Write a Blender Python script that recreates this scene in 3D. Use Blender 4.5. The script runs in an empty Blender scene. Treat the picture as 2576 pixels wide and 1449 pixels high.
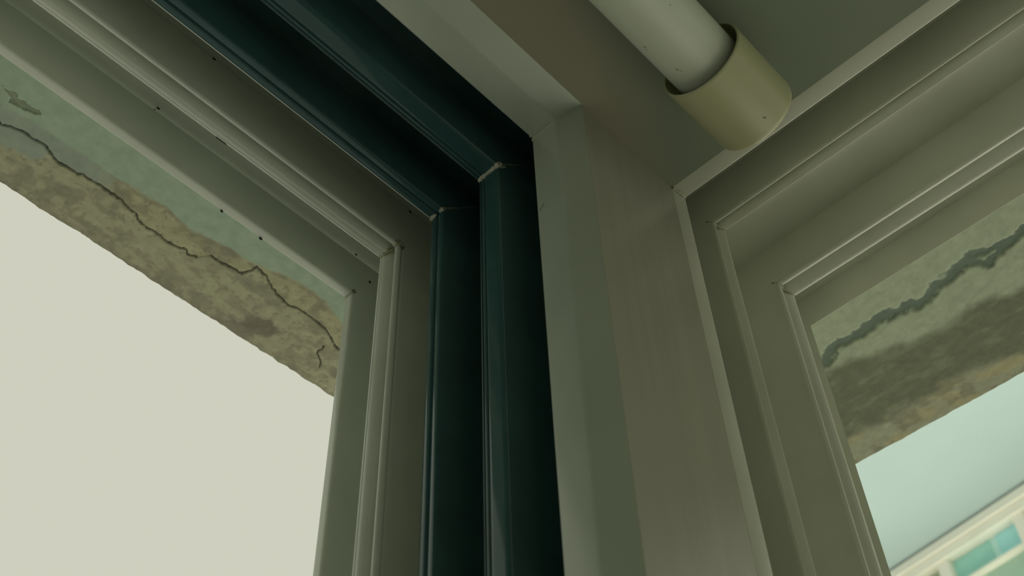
import bpy, bmesh, math, random
import numpy as np
from mathutils import Matrix, Vector, noise

random.seed(4)
C = bpy.context.scene.collection
scene = bpy.context.scene

# ------------------------------------------------------------------ camera, sky, sun, exposure
S = 0.6          # metres per layout unit (ceiling is one unit above the camera)
CZ = 1.80        # camera height above the floor
R = Matrix(((0.6874934, 0.5367773, 0.4891043),
            (-0.7256502, 0.5337744, 0.4341849),
            (-0.0280108, -0.6534179, 0.7564790)))      # columns: image right, image down, view
cam_d = bpy.data.cameras.new('camera')
cam = bpy.data.objects.new('camera', cam_d)
C.objects.link(cam)
right = Vector((R[0][0], R[1][0], R[2][0]))
down = Vector((R[0][1], R[1][1], R[2][1]))
fwd = Vector((R[0][2], R[1][2], R[2][2]))
M = Matrix((right, -down, -fwd)).transposed().to_4x4()
M.translation = Vector((0, 0, CZ))
cam.matrix_world = M
cam_d.sensor_width = 36.0
cam_d.lens = 36.0 * 2974.15 / 2576.0
cam_d.clip_start = 0.02
cam_d.clip_end = 500
cam_d.dof.use_dof = True
cam_d.dof.focus_distance = 0.76
cam_d.dof.aperture_fstop = 14.0
scene.camera = cam

scene.view_settings.view_transform = 'Standard'
scene.view_settings.look = 'None'
scene.view_settings.exposure = 0.0
scene.view_settings.gamma = 1.0
scene.view_settings.use_curve_mapping = False

world = bpy.data.worlds.new('sky')
scene.world = world
world.use_nodes = True
bg = world.node_tree.nodes['Background']
bg.inputs[0].default_value = (0.617, 0.624, 0.515, 1)
bg.inputs[1].default_value = 1.0

sun_d = bpy.data.lights.new('sun', 'SUN')
sun_d.energy = 6.2
sun_d.angle = math.radians(2.0)
sun_d.color = (1.0, 0.98, 0.93)
sun = bpy.data.objects.new('sun', sun_d)
C.objects.link(sun)
sun.location = (-6, -4, 12)
sun.rotation_euler = Vector((0.80, 0.30, -0.52)).to_track_quat('-Z', 'Y').to_euler()


# ------------------------------------------------------------------ helpers
def V(x, y, z):
    return Vector((x * S, y * S, z * S + CZ))


def mat(name, col, rough=0.4, spec=0.5, var=0.06, vscale=9.0, bump=0.0, bscale=60.0, col2=None,
        stretch=None, coat=0.0):
    m = bpy.data.materials.new(name)
    m.use_nodes = True
    nt = m.node_tree
    b = nt.nodes['Principled BSDF']
    b.inputs['Roughness'].default_value = rough
    b.inputs['Specular IOR Level'].default_value = spec
    b.inputs['Coat Weight'].default_value = coat
    tc = nt.nodes.new('ShaderNodeTexCoord')
    mp = nt.nodes.new('ShaderNodeMapping')
    if stretch:
        mp.inputs['Scale'].default_value = stretch
    nt.links.new(tc.outputs['Object'], mp.inputs['Vector'])
    n = nt.nodes.new('ShaderNodeTexNoise')
    n.inputs['Scale'].default_value = vscale
    n.inputs['Detail'].default_value = 5
    nt.links.new(mp.outputs[0], n.inputs['Vector'])
    rp = nt.nodes.new('ShaderNodeValToRGB')
    c1 = [c * (1 - var) for c in col]
    c2 = [min(1, c * (1 + var)) for c in (col2 or col)]
    rp.color_ramp.elements[0].position = 0.35
    rp.color_ramp.elements[1].position = 0.65
    rp.color_ramp.elements[0].color = (*c1, 1)
    rp.color_ramp.elements[1].color = (*c2, 1)
    nt.links.new(n.outputs['Fac'], rp.inputs['Fac'])
    nt.links.new(rp.outputs[0], b.inputs['Base Color'])
    if bump:
        n2 = nt.nodes.new('ShaderNodeTexNoise')
        n2.inputs['Scale'].default_value = bscale
        n2.inputs['Detail'].default_value = 4
        nt.links.new(mp.outputs[0], n2.inputs['Vector'])
        bp = nt.nodes.new('ShaderNodeBump')
        bp.inputs['Strength'].default_value = bump
        bp.inputs['Distance'].default_value = 0.002
        nt.links.new(n2.outputs['Fac'], bp.inputs['Height'])
        nt.links.new(bp.outputs[0], b.inputs['Normal'])
    return m


def obj(name, bm, m, parent=None, smooth=True, kind=None, angle=35):
    me = bpy.data.meshes.new(name)
    bmesh.ops.recalc_face_normals(bm, faces=bm.faces[:])
    if smooth:
        for f in bm.faces:
            f.smooth = True
        for e in bm.edges:
            if len(e.link_faces) == 2 and e.calc_face_angle(0) > math.radians(angle):
                e.smooth = False
    bm.to_mesh(me)
    bm.free()
    me.materials.append(m)
    o = bpy.data.objects.new(name, me)
    C.objects.link(o)
    if parent:
        o.parent = parent
    if kind:
        o['kind'] = kind
    return o


def empty(name, loc=(0, 0, 0)):
    o = bpy.data.objects.new(name, None)
    o.empty_display_size = 0.05
    o.location = loc
    C.objects.link(o)
    return o


def box(bm, x0, x1, y0, y1, z0, z1, raw=False):
    f = (lambda a, b, c: Vector((a, b, c))) if raw else V
    vs = [bm.verts.new(f(x, y, z)) for x in (x0, x1) for y in (y0, y1) for z in (z0, z1)]
    for q in ((0, 1, 3, 2), (4, 6, 7, 5), (0, 4, 5, 1), (2, 3, 7, 6), (0, 2, 6, 4), (1, 5, 7, 3)):
        bm.faces.new([vs[i] for i in q])


# window frames are rings: a profile (t = outward in the window plane, u = outward through the wall)
LX = -1.95      # left edge of window 1 opening
LB = -1.25      # sill of both windows
RY = -2.6       # far edge of window 2 opening
T0 = 0.9877


def ring1(t, u):      # window in the wall ahead (normal +Y)
    e = t - T0
    return [V(t - 0.4785, u, t), V(LX - e, u, t), V(LX - e, u, LB - e), V(t - 0.4785, u, LB - e)]


def ring2(t, u):      # window in the wall to the right (normal +X)
    e = t - T0
    return [V(u, t - 0.6402, t), V(u, RY - e, t), V(u, RY - e, LB - e), V(u, t - 0.6402, LB - e)]


def round_profile(p, rad, seg=3):
    """fillet the corners flagged with a radius; p = [(t, u, r or 0)]"""
    out = []
    n = len(p)
    for i, q in enumerate(p):
        r = q[2] if len(q) > 2 else rad
        if r <= 0:
            out.append((q[0], q[1]))
            continue
        a = Vector(p[i - 1][:2])
        b = Vector(q[:2])
        c = Vector(p[(i + 1) % n][:2])
        da = (a - b)
        dc = (c - b)
        la = min(r, da.length * 0.45)
        lc = min(r, dc.length * 0.45)
        s = b + da.normalized() * la
        e = b + dc.normalized() * lc
        for k in range(seg + 1):
            w = k / seg
            out.append(tuple((1 - w) ** 2 * s + 2 * w * (1 - w) * b + w * w * e))
    return out


def ring(name, profile, fn, m, parent, angle=50):
    bm = bmesh.new()
    rows = []
    for t, u in profile:
        rows.append([bm.verts.new(p) for p in fn(t, u)])
    n = len(rows)
    for i in range(n):
        a, b = rows[i], rows[(i + 1) % n]
        for k in range(4):
            bm.faces.new((a[k], a[(k + 1) % 4], b[(k + 1) % 4], b[k]))
    return obj(name, bm, m, parent, angle=angle)


def tube(name, pts, rad, m, parent, seg=8, wob=0.0, flat=1.0, rads=None):
    bm = bmesh.new()
    rows = []
    n = len(pts)
    for i, p in enumerate(pts):
        d = (pts[min(i + 1, n - 1)] - pts[max(i - 1, 0)]).normalized()
        a = d.orthogonal().normalized()
        b = d.cross(a)
        r = float(rads[i] if rads else rad) * (1 + wob * random.uniform(-1, 1))
        rows.append([bm.verts.new(p + r * (math.cos(2 * math.pi * k / seg) * a + math.sin(2 * math.pi * k / seg) * b * flat))
                     for k in range(seg)])
    for i in range(n - 1):
        for k in range(seg):
            bm.faces.new((rows[i][k], rows[i][(k + 1) % seg], rows[i + 1][(k + 1) % seg], rows[i + 1][k]))
    bm.faces.new(rows[0][::-1])
    bm.faces.new(rows[-1])
    return obj(name, bm, m, parent, angle=70)


def dense(pts, n=6):
    out = []
    for a, b in zip(pts[:-1], pts[1:]):
        for k in range(n):
            out.append(a.lerp(b, k / n))
    out.append(pts[-1])
    return out


# ------------------------------------------------------------------ materials
PVC = (0.585, 0.63, 0.545)
m_pvc = mat('white_window_plastic', PVC, 0.16, 0.6, 0.05, 14)
m_pvc2 = mat('white_window_plastic_soft', (0.60, 0.625, 0.52), 0.30, 0.5, 0.05, 14)
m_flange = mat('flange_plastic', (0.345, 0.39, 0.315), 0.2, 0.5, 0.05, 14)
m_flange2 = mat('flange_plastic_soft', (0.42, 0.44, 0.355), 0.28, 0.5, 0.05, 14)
m_dark = mat('dark_green_foil', (0.031, 0.080, 0.080), 0.11, 0.33, 0.10, 30)
m_pier = mat('pier_gloss_paint', (0.235, 0.235, 0.18), 0.30, 0.45, 0.05, 10, 0.10, 16, stretch=(8, 8, 0.4))
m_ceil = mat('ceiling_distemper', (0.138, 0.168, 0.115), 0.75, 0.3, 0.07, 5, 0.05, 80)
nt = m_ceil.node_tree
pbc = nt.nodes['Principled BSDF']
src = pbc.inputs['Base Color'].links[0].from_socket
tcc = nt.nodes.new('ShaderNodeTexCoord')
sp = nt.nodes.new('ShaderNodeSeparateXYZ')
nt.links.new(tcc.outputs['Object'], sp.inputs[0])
m1 = nt.nodes.new('ShaderNodeMath'); m1.operation = 'MULTIPLY_ADD'          # browner tone towards the window head, with a soft uneven edge
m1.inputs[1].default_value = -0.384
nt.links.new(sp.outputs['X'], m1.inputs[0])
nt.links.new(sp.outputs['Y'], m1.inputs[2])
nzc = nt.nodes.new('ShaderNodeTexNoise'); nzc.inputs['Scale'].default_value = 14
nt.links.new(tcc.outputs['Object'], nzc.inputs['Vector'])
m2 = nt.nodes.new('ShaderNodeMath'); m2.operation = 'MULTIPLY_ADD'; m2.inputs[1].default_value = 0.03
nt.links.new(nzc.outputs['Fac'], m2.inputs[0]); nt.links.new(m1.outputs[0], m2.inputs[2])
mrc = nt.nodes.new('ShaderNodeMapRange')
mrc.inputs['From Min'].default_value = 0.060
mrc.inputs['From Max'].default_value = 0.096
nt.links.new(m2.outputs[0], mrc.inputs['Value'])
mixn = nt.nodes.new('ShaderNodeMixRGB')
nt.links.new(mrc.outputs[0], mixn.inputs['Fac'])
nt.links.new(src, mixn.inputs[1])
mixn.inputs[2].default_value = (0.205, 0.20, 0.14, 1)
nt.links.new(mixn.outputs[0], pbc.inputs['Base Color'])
m_wall = mat('wall_paint', (0.72, 0.74, 0.62), 0.6, 0.3, 0.06, 4, 0.08, 40)
m_floor = mat('floor_tiles', (0.46, 0.45, 0.38), 0.4, 0.5, 0.12, 6)
m_weld = mat('weld_plastic', (0.36, 0.37, 0.25), 0.4, 0.5, 0.10, 160)
m_flash = mat('white_weld_flash', (0.36, 0.37, 0.28), 0.55, 0.4, 0.25, 260)
m_scrape = mat('scraped_foil', (0.15, 0.19, 0.14), 0.5, 0.4, 0.25, 260)
m_pipe = mat('white_pipe_plastic', (0.385, 0.425, 0.33), 0.42, 0.45, 0.04, 9)
m_cap = mat('cream_pipe_plastic', (0.305, 0.315, 0.175), 0.36, 0.45, 0.05, 14)
m_dirt = mat('dark_dirt', (0.035, 0.035, 0.028), 0.8, 0.2, 0.3, 200)
m_scuff = mat('brown_scuff', (0.13, 0.13, 0.09), 0.7, 0.3, 0.3, 300)
m_seal = mat('sealant', (0.27, 0.28, 0.215), 0.22, 0.7, 0.08, 60, 0.25, 120)
m_core = mat('outer_render', (0.30, 0.31, 0.22), 0.85, 0.2, 0.15, 6, 0.3, 60)
m_fac = mat('cream_facade', (0.93, 0.92, 0.82), 0.6, 0.3, 0.03, 1)
m_nbsof = mat('pale_blue_green_ceiling', (0.43, 0.55, 0.56), 0.6, 0.3, 0.02, 1)
m_mull = mat('cream_mullion', (0.93, 0.92, 0.82), 0.5, 0.4, 0.03, 3)
m_ground = mat('paving_ground', (0.22, 0.22, 0.205), 0.9, 0.2, 0.12, 0.3)
m_pane = mat('teal_pane', (0.36, 0.74, 0.66), 0.15, 0.6, 0.06, 1.2)
m_pane4 = mat('blue_green_pane', (0.42, 0.84, 0.86), 0.15, 0.6, 0.04, 1.2)
m_reflect = mat('pane_reflection_tint', (0.56, 0.86, 0.82), 0.7, 0.2, 0.03, 3)  # light tint painted for the reflection in the glass
m_pane2 = mat('green_pane', (0.42, 0.62, 0.50), 0.2, 0.5, 0.15, 1.2)
m_pane3 = mat('olive_pane', (0.34, 0.42, 0.28), 0.3, 0.5, 0.15, 1.2)

# plaster of the overhanging slabs: colour comes from the mesh (paint, stains, cracks), grain from noise
m_eave = bpy.data.materials.new('stained_plaster')
m_eave.use_nodes = True
nt = m_eave.node_tree
pb = nt.nodes['Principled BSDF']
pb.inputs['Roughness'].default_value = 0.85
pb.inputs['Specular IOR Level'].default_value = 0.2
vc = nt.nodes.new('ShaderNodeVertexColor')
vc.layer_name = 'paint'
tc = nt.nodes.new('ShaderNodeTexCoord')
nz = nt.nodes.new('ShaderNodeTexNoise')
nz.inputs['Scale'].default_value = 130
nz.inputs['Detail'].default_value = 6
nt.links.new(tc.outputs['Object'], nz.inputs['Vector'])
mr = nt.nodes.new('ShaderNodeMapRange')
mr.inputs['From Min'].default_value = 0.3
mr.inputs['From Max'].default_value = 0.7
mr.inputs['To Min'].default_value = 0.90
mr.inputs['To Max'].default_value = 1.10
nt.links.new(nz.outputs['Fac'], mr.inputs['Value'])
mx = nt.nodes.new('ShaderNodeVectorMath')
mx.operation = 'SCALE'
nt.links.new(vc.outputs['Color'], mx.inputs[0])
nt.links.new(mr.outputs[0], mx.inputs['Scale'])
nt.links.new(mx.outputs[0], pb.inputs['Base Color'])
bp = nt.nodes.new('ShaderNodeBump')
bp.inputs['Strength'].default_value = 0.35
bp.inputs['Distance'].default_value = 0.001
nt.links.new(nz.outputs['Fac'], bp.inputs['Height'])
nt.links.new(bp.outputs[0], pb.inputs['Normal'])

# ------------------------------------------------------------------ room shell
KX, KY = 0.6638, 0.3598          # inner corner of the room
XB, YB = -4.3, -5.0              # far walls behind the camera
ZF = -CZ / S

bm = bmesh.new()
box(bm, XB - 0.2, 0.96, YB - 0.2, 0.735, ZF - 0.3, ZF)
obj('floor', bm, m_floor, smooth=False, kind='structure')
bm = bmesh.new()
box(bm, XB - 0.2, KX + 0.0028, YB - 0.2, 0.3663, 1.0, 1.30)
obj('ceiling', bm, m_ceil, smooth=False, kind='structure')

# wall ahead: plaster skin in front of the window frame, masonry behind it
bm = bmesh.new()
PY = 0.3635
box(bm, 0.5215, KX, KY, PY, ZF, 1.0)                                  # pier by the corner
e = 1.0 - T0
box(bm, LX - e, 0.5215, KY, PY, ZF, LB - e)                           # under the window
box(bm, XB, LX - e, KY, PY, ZF, 1.0)                                  # left of the window
obj('wall_left', bm, m_pier, smooth=False, kind='structure')
bm = bmesh.new()
q = 1.085 - T0
box(bm, 0.6066, 0.96, 0.4448, 0.735, ZF, 1.12)                        # corner post
box(bm, 0.6066, KX, PY + 0.0005, 0.4448, ZF, 1.12)
box(bm, LX - q, 0.6066, 0.3668, 0.735, 1.085, 1.12)
box(bm, LX - q, 0.6066, 0.3668, 0.735, ZF, LB - q)
box(bm, XB - 0.2, LX - q, 0.3668, 0.735, ZF, 1.12)
obj('wall_north', bm, m_core, smooth=False, kind='structure')
bm = bmesh.new()
box(bm, KX, KX + 0.0028, RY - e, KY, ZF, LB - e)
box(bm, KX, KX + 0.0028, YB, RY - e, ZF, 1.0)
obj('wall_right', bm, m_wall, smooth=False, kind='structure')
bm = bmesh.new()
box(bm, KX + 0.003, 0.96, RY - q, 0.4446, 1.085, 1.12)
box(bm, KX + 0.003, 0.96, RY - q, 0.4446, ZF, LB - q)
box(bm, KX + 0.003, 0.96, YB - 0.2, RY - q, ZF, 1.12)
obj('wall_east', bm, m_core, smooth=False, kind='structure')
bm = bmesh.new()
box(bm, XB - 0.2, XB, YB - 0.2, KY, ZF, 1.0)
obj('wall_west', bm, m_wall, smooth=False, kind='structure')
bm = bmesh.new()
box(bm, XB, -3.6, YB - 0.2, YB, ZF, 1.0)
box(bm, 0.5, KX, YB - 0.2, YB, ZF, 1.0)
box(bm, -3.6, 0.5, YB - 0.2, YB, 0.75, 1.0)  # leaves an unseen opening, added to let fill light into the room
obj('wall_south', bm, m_wall, smooth=False, kind='structure')

bm = bmesh.new()
box(bm, -60, 90, -60, 90, -9.3, -9.0, raw=True)
obj('ground', bm, m_ground, smooth=False, kind='structure')

# ------------------------------------------------------------------ overhanging slabs outside the windows
ZS = 1.12
BOUND = [(-3.0, 0.855), (0.0, 0.854), (0.1369, 0.8532), (0.1586, 0.8525), (0.2064, 0.8494), (0.2362, 0.8485), (0.2644, 0.8481), (0.2622, 0.8514), (0.3071, 0.8468), (0.3239, 0.8462), (0.355, 0.8442), (0.3855, 0.851), (0.4286, 0.8422), (0.4764, 0.8376), (0.5117, 0.8263), (0.5533, 0.8215), (0.585, 0.8278), (0.6162, 0.8397), (0.66, 0.85), (1.4, 0.85)]
CRACK1 = [(-1.0, 0.885), (0.0, 0.880), (0.152, 0.8784), (0.1608, 0.8745), (0.1675, 0.8727), (0.176, 0.87), (0.1889, 0.8706), (0.2012, 0.8684), (0.208, 0.8719), (0.2239, 0.8786), (0.2366, 0.8763), (0.2472, 0.8763), (0.2525, 0.8735), (0.2593, 0.8729), (0.2737, 0.871), (0.2868, 0.8722), (0.2879, 0.8718), (0.3053, 0.8723), (0.3185, 0.8773), (0.3266, 0.8766), (0.3342, 0.882), (0.3493, 0.8857), (0.3598, 0.8827), (0.3775, 0.886), (0.3914, 0.8837), (0.4021, 0.8788), (0.407, 0.8836), (0.4183, 0.8794)]
CRACK2 = [(0.4283, 0.8661), (0.4394, 0.8668), (0.461, 0.8632), (0.4715, 0.8627), (0.4765, 0.8516), (0.479, 0.8409), (0.4899, 0.8442), (0.4978, 0.8443), (0.5044, 0.8501), (0.5234, 0.8579), (0.5459, 0.8627), (0.5575, 0.8575), (0.5784, 0.858), (0.6006, 0.8598), (0.6173, 0.8652), (0.6338, 0.8756), (0.6448, 0.8759), (0.6605, 0.8762)]
CRACK3 = [(0.6238, 0.8833), (0.6246, 0.8984), (0.6377, 0.9084), (0.6432, 0.9167)]
PEEL = [(0.1279, 0.8326), (0.1326, 0.835), (0.145, 0.832), (0.1471, 0.8364), (0.1534, 0.8332), (0.1609, 0.8345), (0.1698, 0.8328), (0.1751, 0.8358), (0.1716, 0.841), (0.1582, 0.8446), (0.145, 0.8466), (0.1408, 0.8395), (0.1344, 0.838)]
RBAND = [(1.1164, 0.4386), (1.1116, 0.4299), (1.1004, 0.4145), (1.1013, 0.3939), (1.1064, 0.3735), (1.0969, 0.3468), (1.103, 0.3301), (1.1078, 0.3127), (1.1021, 0.3018), (1.1141, 0.2939), (1.1131, 0.2784), (1.1004, 0.2587), (1.1035, 0.2434), (1.0941, 0.2212), (1.0898, 0.2022), (1.0959, 0.1844), (1.0986, 0.1626), (1.1016, 0.1481), (1.0938, 0.1335), (1.098, 0.08), (1.095, -0.1)]
RBAND2 = [(1.1011, 0.1373), (1.104, 0.1609), (1.1094, 0.1824), (1.1159, 0.1953), (1.1, 0.2055)]
RBOUND = [(1.13, 0.6), (1.1322, 0.4546), (1.1333, 0.4443), (1.1354, 0.4106), (1.1523, 0.3736), (1.1658, 0.3272), (1.1723, 0.2903), (1.1686, 0.2559), (1.1661, 0.2251), (1.1789, 0.1959), (1.1854, 0.1812), (1.19, 0.0), (1.18, -4.0)]
RYEL = [(1.275, 0.7), (1.2748, 0.5062), (1.271, 0.4697), (1.2666, 0.4198), (1.267, 0.3714), (1.2625, 0.3292), (1.2756, 0.2977), (1.2798, 0.2618), (1.2887, 0.235), (1.29, 0.0), (1.28, -4.0)]


def dist_poly(X, Y, P):
    P = np.array(P)
    d = np.full(X.shape, 1e9)
    for (ax, ay), (bx, by) in zip(P[:-1], P[1:]):
        vx, vy = bx - ax, by - ay
        L = vx * vx + vy * vy + 1e-12
        t = np.clip(((X - ax) * vx + (Y - ay) * vy) / L, 0, 1)
        d = np.minimum(d, np.hypot(X - ax - t * vx, Y - ay - t * vy))
    return d


def vnoise(X, Y, scale, seed=0, octaves=4):
    """cheap value noise in numpy, 0..1"""
    out = np.zeros(X.shape)
    amp, tot = 1.0, 0.0
    for o in range(octaves):
        rng = np.random.RandomState(seed * 17 + o)
        tab = rng.rand(256, 256)
        x, y = X * scale, Y * scale
        xi, yi = np.floor(x).astype(int), np.floor(y).astype(int)
        fx, fy = x - xi, y - yi
        fx, fy = fx * fx * (3 - 2 * fx), fy * fy * (3 - 2 * fy)
        g = lambda a, b: tab[a % 256, b % 256]
        v = (g(xi, yi) * (1 - fx) + g(xi + 1, yi) * fx) * (1 - fy) + (g(xi, yi + 1) * (1 - fx) + g(xi + 1, yi + 1) * fx) * fy
        out += amp * v
        tot += amp
        amp *= 0.5
        scale *= 2.03
    return out / tot


def sstep(a, b, x):
    t = np.clip((x - a) / (b - a), 0, 1)
    return t * t * (3 - 2 * t)


def mixc(c, d, w):
    return c * (1 - w[..., None]) + np.array(d) * w[..., None]


def eave(name, xs, ys, paint, top=1.32):
    xs, ys = np.array(xs), np.array(ys)
    X, Y = np.meshgrid(xs, ys, indexing='ij')
    col, dz, Xo, Yo = paint(X, Y)
    nx, ny = X.shape
    co = np.stack([Xo * S, Yo * S, (ZS + dz) * S + CZ], -1).reshape(-1, 3)
    idx = np.arange(nx * ny).reshape(nx, ny)
    quads = np.stack([idx[:-1, :-1], idx[:-1, 1:], idx[1:, 1:], idx[1:, :-1]], -1).reshape(-1, 4)
    # rim and top
    loop = list(idx[:, 0]) + list(idx[-1, 1:]) + list(idx[-2::-1, -1]) + list(idx[0, -2:0:-1])
    n0 = len(co)
    topv = co[loop].copy()
    topv[:, 2] = top * S + CZ
    co = np.vstack([co, topv])
    L = len(loop)
    faces = [tuple(int(i) for i in f) for f in quads]
    for k in range(L):
        j = (k + 1) % L
        faces.append((int(loop[k]), int(loop[j]), n0 + j, n0 + k))
    faces.append(tuple(range(n0, n0 + L)))
    me = bpy.data.meshes.new(name)
    me.from_pydata(co.tolist(), [], faces)
    ca = me.color_attributes.new('paint', 'FLOAT_COLOR', 'POINT')
    full = np.ones((len(co), 4))
    full[:n0, :3] = col.reshape(-1, 3)
    full[n0:, :3] = (0.30, 0.30, 0.21)
    ca.data.foreach_set('color', full.ravel().astype(np.float32))
    me.polygons.foreach_set('use_smooth', [i < len(quads) for i in range(len(faces))])
    me.materials.append(m_eave)
    me.update()
    o = bpy.data.objects.new(name, me)
    C.objects.link(o)
    o['kind'] = 'structure'
    return o


PALE = (0.38, 0.485, 0.37)
GREY = (0.335, 0.395, 0.325)
STAIN = (0.42, 0.42, 0.285)
DARK = (0.275, 0.27, 0.19)
YELL = (0.44, 0.43, 0.27)
BRWN = (0.215, 0.195, 0.155)


def paint_left(X, Y):
    w1 = vnoise(X, Y, 45, 1)
    w2 = vnoise(X, Y * 1.6, 22, 2)
    w3 = vnoise(X, Y, 160, 3)
    w4 = vnoise(X * 0.5, Y * 1.3, 60, 9)
    bx, by = np.array(BOUND).T
    yb = np.interp(X, bx, by) + (w3 - 0.5) * 0.006
    cx, cy = np.array(CRACK1 + CRACK2 + [(1.4, 0.876)]).T
    order = np.argsort(cx)
    yc = np.interp(X, cx[order], cy[order])
    col = np.zeros(X.shape + (3,)) + np.array(PALE)
    zone = sstep(-0.002, 0.003, Y - yb)
    grey_or_stain = sstep(0.26, 0.30, X + (w3 - 0.5) * 0.04)
    zc = mixc(np.zeros(X.shape + (3,)) + np.array(GREY), YELL, grey_or_stain * sstep(0.0, 1.0, 0.85 + 0 * X))
    col = col * (1 - zone[..., None]) + zc * zone[..., None]
    below = sstep(-0.001, 0.001, Y - yc - 0.0)
    # upper left: grey wash runs on below the crack before the bare plaster starts
    pl = sstep(-0.004, 0.006, Y - (np.where(X < 0.21, 0.893 + (0.20 - X) * 0.16, 0.0)) + (w3 - 0.5) * 0.014)
    col = col * (1 - (below * pl)[..., None]) + (np.zeros(X.shape + (3,)) + np.array(STAIN)) * (below * pl)[..., None]
    zz = np.clip(zone * (grey_or_stain + below * pl), 0, 1)
    col = mixc(col, DARK, np.clip(sstep(0.50, 0.72, w1) * 0.75, 0, 1) * zz)
    col = mixc(col, DARK, np.clip(sstep(0.56, 0.70, w4) * 0.55, 0, 1) * zz)
    col = mixc(col, DARK, sstep(0.62, 0.70, w3) * 0.6 * zz)
    # rim of damp along the paint line
    col = mixc(col, DARK, np.exp(-((Y - yb - 0.004) / 0.004) ** 2) * 0.45 * sstep(0.42, 0.6, w2) * (X > 0.27))
    # brown patch near the edge
    pd = np.hypot((X - 0.545) / 0.045, (Y - 0.915) / 0.022)
    col = mixc(col, BRWN, np.clip(np.exp(-pd ** 2) * (0.25 + 1.2 * sstep(0.42, 0.62, w1)), 0, 0.85))
    col = mixc(col, BRWN, sstep(0.935, 0.948, Y + (w2 - .5) * .01) * 0.35)
    # peeled flake in the pale paint
    pe = np.array(PEEL)
    X0_, Y0_ = X, Y
    X, Y = X + (vnoise(X, Y, 150, 31) - .5) * 0.008, Y + (vnoise(X, Y, 150, 32) - .5) * 0.006
    inside = np.zeros(X.shape, bool)
    j = len(pe) - 1
    for i in range(len(pe)):
        c = ((pe[i, 1] > Y) != (pe[j, 1] > Y)) & (X < (pe[j, 0] - pe[i, 0]) * (Y - pe[i, 1]) / (pe[j, 1] - pe[i, 1] + 1e-12) + pe[i, 0])
        inside ^= c
        j = i
    X, Y = X0_, Y0_
    col = mixc(col, (0.21, 0.24, 0.175), inside * (0.75 + 0.5 * (w3 - .5)))
    dz = inside * 0.0012
    jx, jy = (vnoise(X, Y, 220, 21, 3) - .5) * 0.004, (vnoise(X, Y, 220, 22, 3) - .5) * 0.004
    X_, Y_ = X, Y
    X, Y = X + jx, Y + jy
    d = np.minimum(dist_poly(X, Y, CRACK1), np.minimum(dist_poly(X, Y, CRACK2), dist_poly(X, Y, CRACK3) * 1.6))
    X, Y = X_, Y_
    wid = 0.00085 * (0.4 + 1.5 * vnoise(X, Y, 50, 6))
    groove = np.exp(-(d / wid) ** 2)
    dz = dz + groove * 0.0030
    col = mixc(col, (0.10, 0.11, 0.10), groove * 0.9)
    # plaster coat steps down past the crack
    dz = dz - 0.0010 * sstep(0.0, 0.0015, Y - yc) * zone
    dz = dz + (w3 - 0.5) * 0.0010 * zz
    edge = sstep(0.93, 0.948, Y)
    Yo = Y + edge * (vnoise(X, 0 * X, 70, 7) - 0.5) * 0.004
    return col, dz, X, Yo


def paint_right(X, Y):
    w1 = vnoise(X, Y, 40, 11)
    w2 = vnoise(X * 1.7, Y, 20, 12)
    w3 = vnoise(X, Y, 140, 13)
    w4 = vnoise(X * 2.2, Y * 0.7, 45, 14)
    rb = np.array(RBOUND)[::-1]
    xb = np.interp(Y, rb[:, 1], rb[:, 0]) + (w1 - 0.5) * 0.02
    ry = np.array(RYEL)[::-1]
    xy = np.interp(Y, ry[:, 1], ry[:, 0]) + (w1 - 0.5) * 0.03
    col = np.zeros(X.shape + (3,)) + np.array((0.34, 0.39, 0.28))
    zone = sstep(-0.010, 0.012, X - xb)
    col = mixc(col, (0.155, 0.172, 0.11), zone)
    col = mixc(col, (0.205, 0.235, 0.155), zone * sstep(0.5, 0.7, w4) * 0.6)
    zy = sstep(-0.012, 0.014, X - xy)
    col = mixc(col, (0.32, 0.335, 0.235), zy)
    col = mixc(col, (0.36, 0.345, 0.20), zy * sstep(0.48, 0.62, w2) * 0.8)
    col = mixc(col, (0.21, 0.215, 0.145), np.clip(zy * sstep(0.55, 0.68, w1) * 0.7, 0, 1))
    d = np.minimum(dist_poly(X, Y, RBAND), dist_poly(X, Y, RBAND2) * 1.2)
    wid = 0.0088 * (0.45 + 1.2 * vnoise(X, Y, 60, 16))
    band = sstep(1.15, 0.55, d / wid + (w3 - 0.5) * 1.2 + (w1 - 0.5) * 0.9)
    col = mixc(col, (0.125, 0.165, 0.13), band * 0.92)
    dz = band * 0.0028 - 0.0008 * zone + (w3 - 0.5) * 0.0010
    edge = sstep(1.30, 1.323, X)
    Xo = X + edge * (vnoise(0 * X, Y, 50, 17) - 0.5) * 0.003
    return col, dz, Xo, Y


EX, EY = 1.3225, 0.9475
xs = list(np.linspace(-3.2, 0.05, 30)) + list(np.arange(0.075, 0.80, 0.0011)) + list(np.linspace(0.81, EX, 12))
ys = [0.736, 0.76] + list(np.arange(0.785, EY, 0.0010)) + [EY]
eave('trim_1', xs, ys, paint_left)
xs = [0.961, 1.0] + list(np.arange(1.02, EX, 0.0020)) + [EX]
ys = list(np.linspace(-4.5, -0.05, 40)) + list(np.arange(-0.045, 0.62, 0.0022)) + list(np.linspace(0.63, 0.7355, 6))
eave('trim_2', xs, ys, paint_right)

# ------------------------------------------------------------------ window 1 (wall ahead): rails stand in a ring of channels
w1 = empty('window_1', V(-0.72, 0.55, LB))
w1['kind'] = 'structure'
Minv = Matrix.Translation(-w1.location)


def ch(o, root):
    o.matrix_parent_inverse = Matrix.Translation(-root.location)
    return o


def ring_at(name, prof, fn, m, root, angle=50):
    return ch(ring(name, prof, fn, m, root, angle), root)


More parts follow.
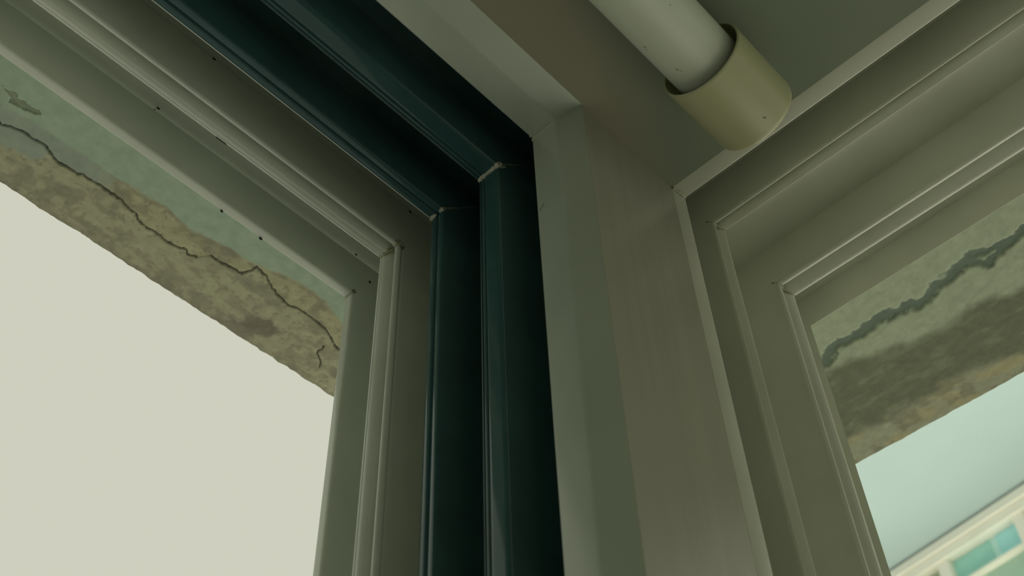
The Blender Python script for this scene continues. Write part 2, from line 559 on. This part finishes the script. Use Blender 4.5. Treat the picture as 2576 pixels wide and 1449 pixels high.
flange = round_profile([(1.0, 0.3601, 0), (T0 - 0.0003, 0.3858, 0.0022), (T0, 0.417, 0.0016), (1.07, 0.417, 0), (1.07, 0.3668, 0), (1.0, 0.3668, 0)], 0)
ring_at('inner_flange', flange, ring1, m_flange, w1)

d1 = [(1.07, 0.4635), (0.9893, 0.4635), (0.9888, 0.4639), (0.9883, 0.470), (0.9879, 0.4805), (0.9880, 0.4820), (0.9889, 0.4838), (0.9893, 0.4846),
      (0.9881, 0.4855), (0.9880, 0.4865), (0.9890, 0.4885), (0.9894, 0.4892), (0.9884, 0.4898), (0.9886, 0.4908), (0.9905, 0.4925), (0.993, 0.4930), (1.07, 0.4930)]
ring_at('dark_rail', d1, ring1, m_dark, w1, 60)
d2 = [(1.07, 0.5425), (0.9895, 0.5425), (0.9880, 0.5432), (0.9874, 0.5448), (0.9879, 0.5485), (0.9890, 0.5518), (0.9896, 0.5527), (0.9884, 0.5536), (0.9879, 0.5550),
      (0.9884, 0.5590), (0.9895, 0.5618), (0.9925, 0.5634), (1.07, 0.5634)]
ring_at('dark_rail', d2, ring1, m_dark, w1, 60)
ring_at('flange_fill_reflector', [(1.07, 0.4171), (0.990, 0.4171), (0.9915, 0.4186), (1.07, 0.4186)], ring1, m_pvc, w1)  # unseen white skin added to bounce fill light into the dark channel
ring_at('rail_fill_reflector', [(1.07, 0.4930), (0.9934, 0.4930), (0.9940, 0.4944), (1.07, 0.4944)], ring1, m_pvc, w1)  # hidden white skins, this and the next, added to brighten the faces behind
ring_at('rail_fill_reflector', [(1.07, 0.5634), (0.9926, 0.5634), (0.9932, 0.5648), (1.07, 0.5648)], ring1, m_pvc, w1)
bead = [(1.07, 0.6170), (0.9972, 0.6168), (0.9930, 0.6112), (0.9885, 0.6085), (0.9852, 0.6088), (0.9838, 0.6105), (0.9846, 0.6128), (0.9920, 0.6142), (0.9995, 0.6150), (0.9998, 0.6162),
        (0.9955, 0.6190), (0.9915, 0.6220), (0.9876, 0.6256), (0.9850, 0.6290), (0.9839, 0.6320), (0.9844, 0.6329), (0.9837, 0.6340), (0.9840, 0.6356), (0.9858, 0.6370), (1.07, 0.6370)]
ring_at('outer_rail', bead, ring1, m_pvc, w1, 60)
lip = round_profile([(1.07, 0.7104, 0), (1.0085, 0.7104, 0.004), (1.0085, 0.7225, 0.0012), (1.07, 0.7225, 0)], 0)
ring_at('outer_lip', lip, ring1, m_pvc, w1)
for o in w1.children:
    if o.name.startswith('dark_rail'):
        o['label'] = 'dark green rail'
# channel floors
ring_at('channel_web', [(1.07, 0.3668), (1.07, 0.4180), (1.084, 0.4180), (1.084, 0.3668)], ring1, m_pvc, w1)
ring_at('dark_channel_web', [(1.056, 0.4190), (1.056, 0.5640), (1.084, 0.5640), (1.084, 0.4190)], ring1, m_dark, w1)
ring_at('outer_channel_web', [(1.074, 0.5650), (1.078, 0.6168), (1.078, 0.7225), (1.084, 0.7225), (1.084, 0.5650)], ring1, m_pvc, w1)


def mp1(t, u, off=0.0):          # point on the 45 degree mitre of window 1
    return V(t - 0.4785 + off, u, t - off)


def mp2(t, u, off=0.0):
    return V(u, t - 0.6402 + off, t - off)


def weld(name, prof, mp, m, root, r, off=0.0, wob=0.1, lift=0.0, n=5, rads=None):
    pts = dense([mp(t - lift, u - lift * 0.5, off) for t, u in prof], n)
    if rads:
        rr = list(np.interp(np.linspace(0, 1, len(pts)), np.linspace(0, 1, len(rads)), rads))
    else:
        rr = None
    return ch(tube(name, pts, r, m, root, 8, wob, 1.0, rr), root)


for o_ in (-0.0017, 0.0014):
    weld('weld_seam', [(0.9997, 0.3640), (0.9928, 0.3752), (0.9872, 0.3858), (0.9871, 0.400), (0.9872, 0.4165), (0.9890, 0.4182)], mp1, m_weld, w1, 0.00085, o_, 0.05)
for o_ in (-0.0030, -0.0006, 0.0018):
    weld('weld_seam', [(0.996, 0.6166), (0.9925, 0.6108), (0.988, 0.6082), (0.9845, 0.6088), (0.9836, 0.6110), (0.9855, 0.6140), (0.9910, 0.6170), (0.9905, 0.6205), (0.9876, 0.6245), (0.9842, 0.6300), (0.9836, 0.6356)],
         mp1, m_weld, w1, 0.0011, o_, 0.14)
for o_ in (-0.0016, 0.0002):
    weld('weld_seam', [(1.0120, 0.7103), (1.0088, 0.7108), (1.0084, 0.7150), (1.0084, 0.7222)], mp1, m_weld, w1, 0.0009, o_, 0.1)
# white flash left on the dark rails
weld('weld_flash', [(0.9905, 0.4632), (0.9880, 0.4640), (0.9878, 0.470), (0.9880, 0.478), (0.9884, 0.4862), (0.9896, 0.4925)], mp1, m_flash, w1, 0.0013, 0.0, 0.28, 0,
     rads=[0.0014, 0.0022, 0.0019, 0.0013, 0.0015, 0.0019, 0.0011])
weld('weld_flash', [(0.9960, 0.4630), (0.9885, 0.4634), (0.9880, 0.4665)], mp1, m_flash, w1, 0.0008, 0.0022, 0.3, rads=[0.0004, 0.0011, 0.0005])
weld('weld_flash', [(0.9905, 0.5424), (0.9872, 0.5436), (0.9873, 0.5480)], mp1, m_flash, w1, 0.0010, 0.0, 0.25, rads=[0.0008, 0.0017, 0.0016, 0.0009])
weld('weld_flash', [(0.9876, 0.5530), (0.9884, 0.5595), (0.9896, 0.5635)], mp1, m_flash, w1, 0.0010, 0.0, 0.25, rads=[0.0006, 0.0016, 0.0018, 0.0008])
weld('weld_scrape', [(1.046, 0.4635), (1.01, 0.4634), (0.993, 0.4634)], mp1, m_scrape, w1, 0.0007, 0.0, 0.3, rads=[0.0002, 0.0004, 0.0009, 0.0007])
weld('weld_scrape', [(1.040, 0.5424), (1.01, 0.5424), (0.993, 0.5424)], mp1, m_scrape, w1, 0.0007, 0.0, 0.3, rads=[0.0003, 0.0010, 0.0006, 0.0010])

# specks of dirt on the frame, each far too small to pick apart
bm = bmesh.new()
for (x, y, z, r) in [(0.2513, 0.7099, 1.0919 - 0.016, 0.0016), (0.5285, 0.7100, 1.0737, 0.0015), (0.5527, 0.7100, 1.0446, 0.0017), (0.2481, 0.7100, 1.07, 0.0008),
                     (0.3569, 0.7225, 1.0078, 0.0020), (0.4089, 0.7225, 1.0078, 0.0020), (0.2545, 0.6166, 1.069, 0.0016), (0.5275, 0.6166, 1.069, 0.0016)]:
    mtx = Matrix.Translation(V(x, y, z)) @ Matrix.Diagonal((r * S * random.uniform(.8, 1.5), 0.0004, r * S, 1))
    bmesh.ops.create_icosphere(bm, subdivisions=2, radius=1.0, matrix=mtx)
for (x0, x1) in [(0.2882, 0.3009)]:
    box(bm, x0, x1, 0.6355, 0.6362, 0.9828, 0.9836)
o = obj('dirt_specks', bm, m_dirt, w1)
ch(o, w1)
o['kind'] = 'stuff'
o = tube('hair', [V(0.5085, 0.4083, 0.8701), V(0.5083, 0.4098, 0.8672), V(0.5083, 0.4118, 0.865), V(0.5084, 0.4136, 0.8636)], 0.00013, m_dirt, w1, 5)
ch(o, w1)

# ------------------------------------------------------------------ window 2 (wall to the right)
w2 = empty('window_2', V(0.80, -1.1, LB))
w2['kind'] = 'structure'
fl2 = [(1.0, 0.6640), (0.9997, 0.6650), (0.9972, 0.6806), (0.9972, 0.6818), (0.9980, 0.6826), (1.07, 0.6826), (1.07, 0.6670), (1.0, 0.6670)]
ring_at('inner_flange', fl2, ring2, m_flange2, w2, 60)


def rail2(a, b, t):
    w = b - a
    return [(1.07, a + 0.10 * w), (t + 0.0085, a + 0.08 * w), (t + 0.003, a), (t, a + 0.04 * w), (t - 0.0010, a + 0.13 * w), (t + 0.0004, a + 0.24 * w), (t + 0.0070, a + 0.31 * w),
            (t + 0.0125, a + 0.35 * w), (t + 0.0125, a + 0.39 * w), (t + 0.0065, a + 0.53 * w), (t + 0.0012, a + 0.68 * w), (t - 0.0020, a + 0.82 * w), (t - 0.0028, a + 0.92 * w), (t - 0.0018, a + 0.98 * w), (t + 0.001, b), (1.07, b)]



ring_at('inner_rail', rail2(0.7265, 0.7440, 0.9945), ring2, m_pvc2, w2, 60)
ring_at('middle_rail', rail2(0.8480, 0.8760, 0.9950), ring2, m_pvc2, w2, 60)
ring_at('outer_lip', round_profile([(1.07, 0.9456, 0), (1.0130, 0.9456, 0), (1.0136, 0.9464, 0), (1.07, 0.9490, 0)], 0), ring2, m_pvc2, w2)
ring_at('channel_web', [(1.060, 0.6670), (1.060, 0.9490), (1.084, 0.9490), (1.084, 0.6670)], ring2, m_pvc2, w2)
weld('weld_seam', [(0.9999, 0.6642), (0.9984, 0.6685), (0.9976, 0.6720), (0.9966, 0.676), (0.9966, 0.6815)], mp2, m_weld, w2, 0.0010, 0.0, 0.15)
weld('weld_seam', [(1.003, 0.7278), (0.9960, 0.7268), (0.9940, 0.729), (0.9955, 0.7335), (0.9940, 0.7385), (0.9915, 0.743)], mp2, m_weld, w2, 0.0006, 0.0, 0.15)
weld('weld_seam', [(1.003, 0.850), (0.9965, 0.8490), (0.9940, 0.852), (0.9970, 0.8610), (0.9935, 0.870), (0.9925, 0.875)], mp2, m_weld, w2, 0.0008, 0.0, 0.15)

# sealant smeared down the inner corner
bm = bmesh.new()
zs = np.linspace(-1.0, 0.505, 70)
prev = None
for i, z in enumerate(zs):
    a = 0.026 + 0.003 * math.sin(z * 23) + random.uniform(-.0010, .0010)
    fade = min(1.0, (0.505 - z) / 0.035 + 0.25)
    a = float(a * fade)
    fade, z = float(fade), float(z)
    row = [bm.verts.new(V(KX - a, KY - 0.0002, z)), bm.verts.new(V(KX - a * 0.5, KY - 0.0013 * fade, z)),
           bm.verts.new(V(KX - a * 0.16, KY - 0.0050 * fade, z)), bm.verts.new(V(KX + 0.0006, KY - 0.0068 * fade, z)), bm.verts.new(V(KX + 0.0006, KY - 0.0001, z))]
    if prev:
        for k in range(5):
            bm.faces.new((prev[k], prev[(k + 1) % 5], row[(k + 1) % 5], row[k]))
    else:
        first = row
    prev = row
bm.faces.new(first)
bm.faces.new(prev[::-1])
o = obj('sealant_bead', bm, m_seal, bpy.data.objects['wall_left'])

# ------------------------------------------------------------------ pipe hanging under the ceiling
PZ, PYc = 0.95, 0.2330
RP, RC = 0.0331 * S, 0.0423 * S
pipe = empty('curtain_pipe', V(-0.6, PYc, PZ))
pipe['label'] = 'white plastic pipe with a cream end cap hung close under the ceiling'
pipe['category'] = 'pipe'


def lathe_x(name, prof, m, parent, seg=72, closed=True):
    """revolve (x, r) about the pipe axis"""
    bm = bmesh.new()
    rows = []
    c = V(0, PYc, PZ)
    for x, r in prof:
        rows.append([bm.verts.new(Vector((x * S, c.y + r * math.cos(2 * math.pi * k / seg), c.z + r * math.sin(2 * math.pi * k / seg)))) for k in range(seg)])
    n = len(rows)
    for i in range(n if closed else n - 1):
        a, b = rows[i], rows[(i + 1) % n]
        for k in range(seg):
            bm.faces.new((a[k], a[(k + 1) % seg], b[(k + 1) % seg], b[k]))
    if not closed:
        bm.faces.new(rows[0][::-1])
        bm.faces.new(rows[-1])
    o = obj(name, bm, m, parent, angle=50)
    o.matrix_parent_inverse = Matrix.Translation(-parent.location)
    return o


lathe_x('tube', [(-3.0, RP), (0.556, RP), (0.5575, RP * 0.992), (0.558, RP * 0.97), (0.558, RP * 0.90), (-3.0, RP * 0.90)], m_pipe, pipe)
X0, X1 = 0.535, 0.6205
cap = lathe_x('end_cap', [(X0, RC * 0.955), (X0 - 0.0005, RC * 0.975), (X0 + 0.0004, RC * 0.995), (X0 + 0.002, RC), (X1 - 0.0055, RC), (X1 - 0.0025, RC * 0.993), (X1 - 0.0006, RC * 0.975),
                          (X1, RC * 0.945), (X1, RC * 0.30), (X1 - 0.006, RC * 0.29), (X1 - 0.010, RC * 0.80), (0.575, RC * 0.86), (0.558, RC * 0.90)], m_cap, pipe)
cap['label'] = 'cream end cap slipped over the white pipe'
# saddle clips that carry the pipe, outside the picture
for x in (-0.35, -2.2):
    bm = bmesh.new()
    c = V(x, PYc, PZ)
    hw, zt = 0.012, CZ + S * 1.0
    pts = []
    for k in range(0, 13):
        a = math.pi + math.pi * k / 12
        pts.append((math.cos(a), math.sin(a)))
    ri, ro = RP + 0.0002, RP + 0.0022
    path_o = [(c.y - ro, zt)] + [(c.y + ro * a, c.z + ro * b) for a, b in pts] + [(c.y + ro, zt)]
    path_i = [(c.y - ri, zt)] + [(c.y + ri * a, c.z + ri * b) for a, b in pts] + [(c.y + ri, zt)]
    rows = []
    for (yo, zo), (yi, zi) in zip(path_o, path_i):
        rows.append([bm.verts.new((c.x - hw, yo, zo)), bm.verts.new((c.x + hw, yo, zo)), bm.verts.new((c.x + hw, yi, zi)), bm.verts.new((c.x - hw, yi, zi))])
    for a, b in zip(rows[:-1], rows[1:]):
        for k in range(4):
            bm.faces.new((a[k], a[(k + 1) % 4], b[(k + 1) % 4], b[k]))
    bm.faces.new(rows[0][::-1])
    bm.faces.new(rows[-1])
    ch(obj('saddle_clip', bm, m_pipe, pipe), pipe)
# scuffs on pipe and cap
SCUFFS = [(0.4765, -0.871, RP, 0.0010), (0.4801, -0.831, RP, 0.0006), (0.5118, -1.140, RP, 0.0010), (0.5148, -1.206, RP, 0.0006),
          (0.6020, -1.931, RC, 0.0012), (0.4598, -2.2355, RP, 0.0006)]
for x, a, r, w in SCUFFS:
    bm = bmesh.new()
    p = Vector((x * S, PYc * S + r * math.cos(a), PZ * S + CZ + r * math.sin(a)))
    mtx = Matrix.Translation(p) @ Matrix.Rotation(a - math.pi / 2, 4, 'X') @ Matrix.Rotation(0.5, 4, 'Z') @ Matrix.Diagonal((w, w * 0.4, 0.00012, 1))
    bmesh.ops.create_icosphere(bm, subdivisions=2, radius=1.0, matrix=mtx)
    for v in bm.verts:
        v.co += Vector((random.uniform(-1, 1), random.uniform(-1, 1), 0)) * w * 0.12
    ch(obj('scuff', bm, m_scuff, pipe), pipe)


# ------------------------------------------------------------------ neighbouring building across the way
K = 1.5
nrm = Vector((-0.98448, 0.17550, 0))
hdir = Vector((-0.17550, -0.98448, 0))
P0 = Vector((6.0757 * K, 2.3099 * K, CZ))
nb = empty('neighbouring_building', (P0.x, P0.y, -9.0))
nb['label'] = 'cream building across the way with teal window panes under a pale eave'
nb['category'] = 'building'


def nbox(name, s0, s1, d0, d1, z0, z1, m):
    """box on the facade: s along it, d out from it towards us, z above the camera (all before scaling)"""
    bm = bmesh.new()
    vs = []
    for s in (s0, s1):
        for d in (d0, d1):
            for z in (z0, z1):
                vs.append(bm.verts.new(P0 + hdir * (s * K) + nrm * (d * K) + Vector((0, 0, z * K))))
    for f in ((0, 1, 3, 2), (4, 6, 7, 5), (0, 4, 5, 1), (2, 3, 7, 6), (0, 2, 6, 4), (1, 5, 7, 3)):
        bm.faces.new([vs[i] for i in f])
    o = obj(name, bm, m, nb, smooth=False)
    o.matrix_parent_inverse = Matrix.Translation(-nb.location)
    return o


ZJ = 4.275
nbox('eave', -4.0, 6.0, -4.0, 1.05, ZJ, ZJ + 0.25, m_nbsof)
nbox('wall', -4.0, 6.0, -4.0, -0.25, -7.2, 3.40, m_fac)
nbox('upper_wall', -4.0, 6.0, -4.0, -0.35, 3.40, ZJ, m_fac)
nbox('beam', -4.0, 6.0, -0.10, 0.05, 4.205, ZJ - 0.016, m_fac)
nbox('beam', -4.0, 6.0, -0.30, 0.03, 4.150, 4.200, m_mull)
nbox('bounce_slab', -4.0, 6.0, -0.25, 1.35, 2.00, 2.20, m_fac)  # unseen slab added to bounce sunlight up onto eave, beam and panes
pitch = 0.545
for k in range(-3, 8):
    s = 0.262 + k * pitch
    nbox('mullion', s - 0.035, s + 0.035, -0.12, 0.01, 3.40, 4.148, m_mull)
    nbox('transom', s + 0.035, s + pitch - 0.035, -0.10, 0.0, 3.965, 3.980, m_mull)
    if k == 0:
        nbox('pane', s + 0.035, s + 0.30, -0.08, -0.05, 3.98, 4.148, m_pane)
        nbox('painted_reflection', s + 0.30, s + 0.345, -0.08, -0.055, 3.98, 4.148, m_reflect)  # lighter reflection band in the pane, painted as its own strip
        nbox('pane', s + 0.345, s + pitch - 0.035, -0.08, -0.05, 3.98, 4.148, m_pane4)
    else:
        nbox('pane', s + 0.035, s + pitch - 0.035, -0.08, -0.05, 3.98, 4.148, m_pane3)
    nbox('pane', s + 0.035, s + pitch - 0.035, -0.08, -0.05, 3.40, 3.965, m_pane2)

bpy.context.view_layer.update()
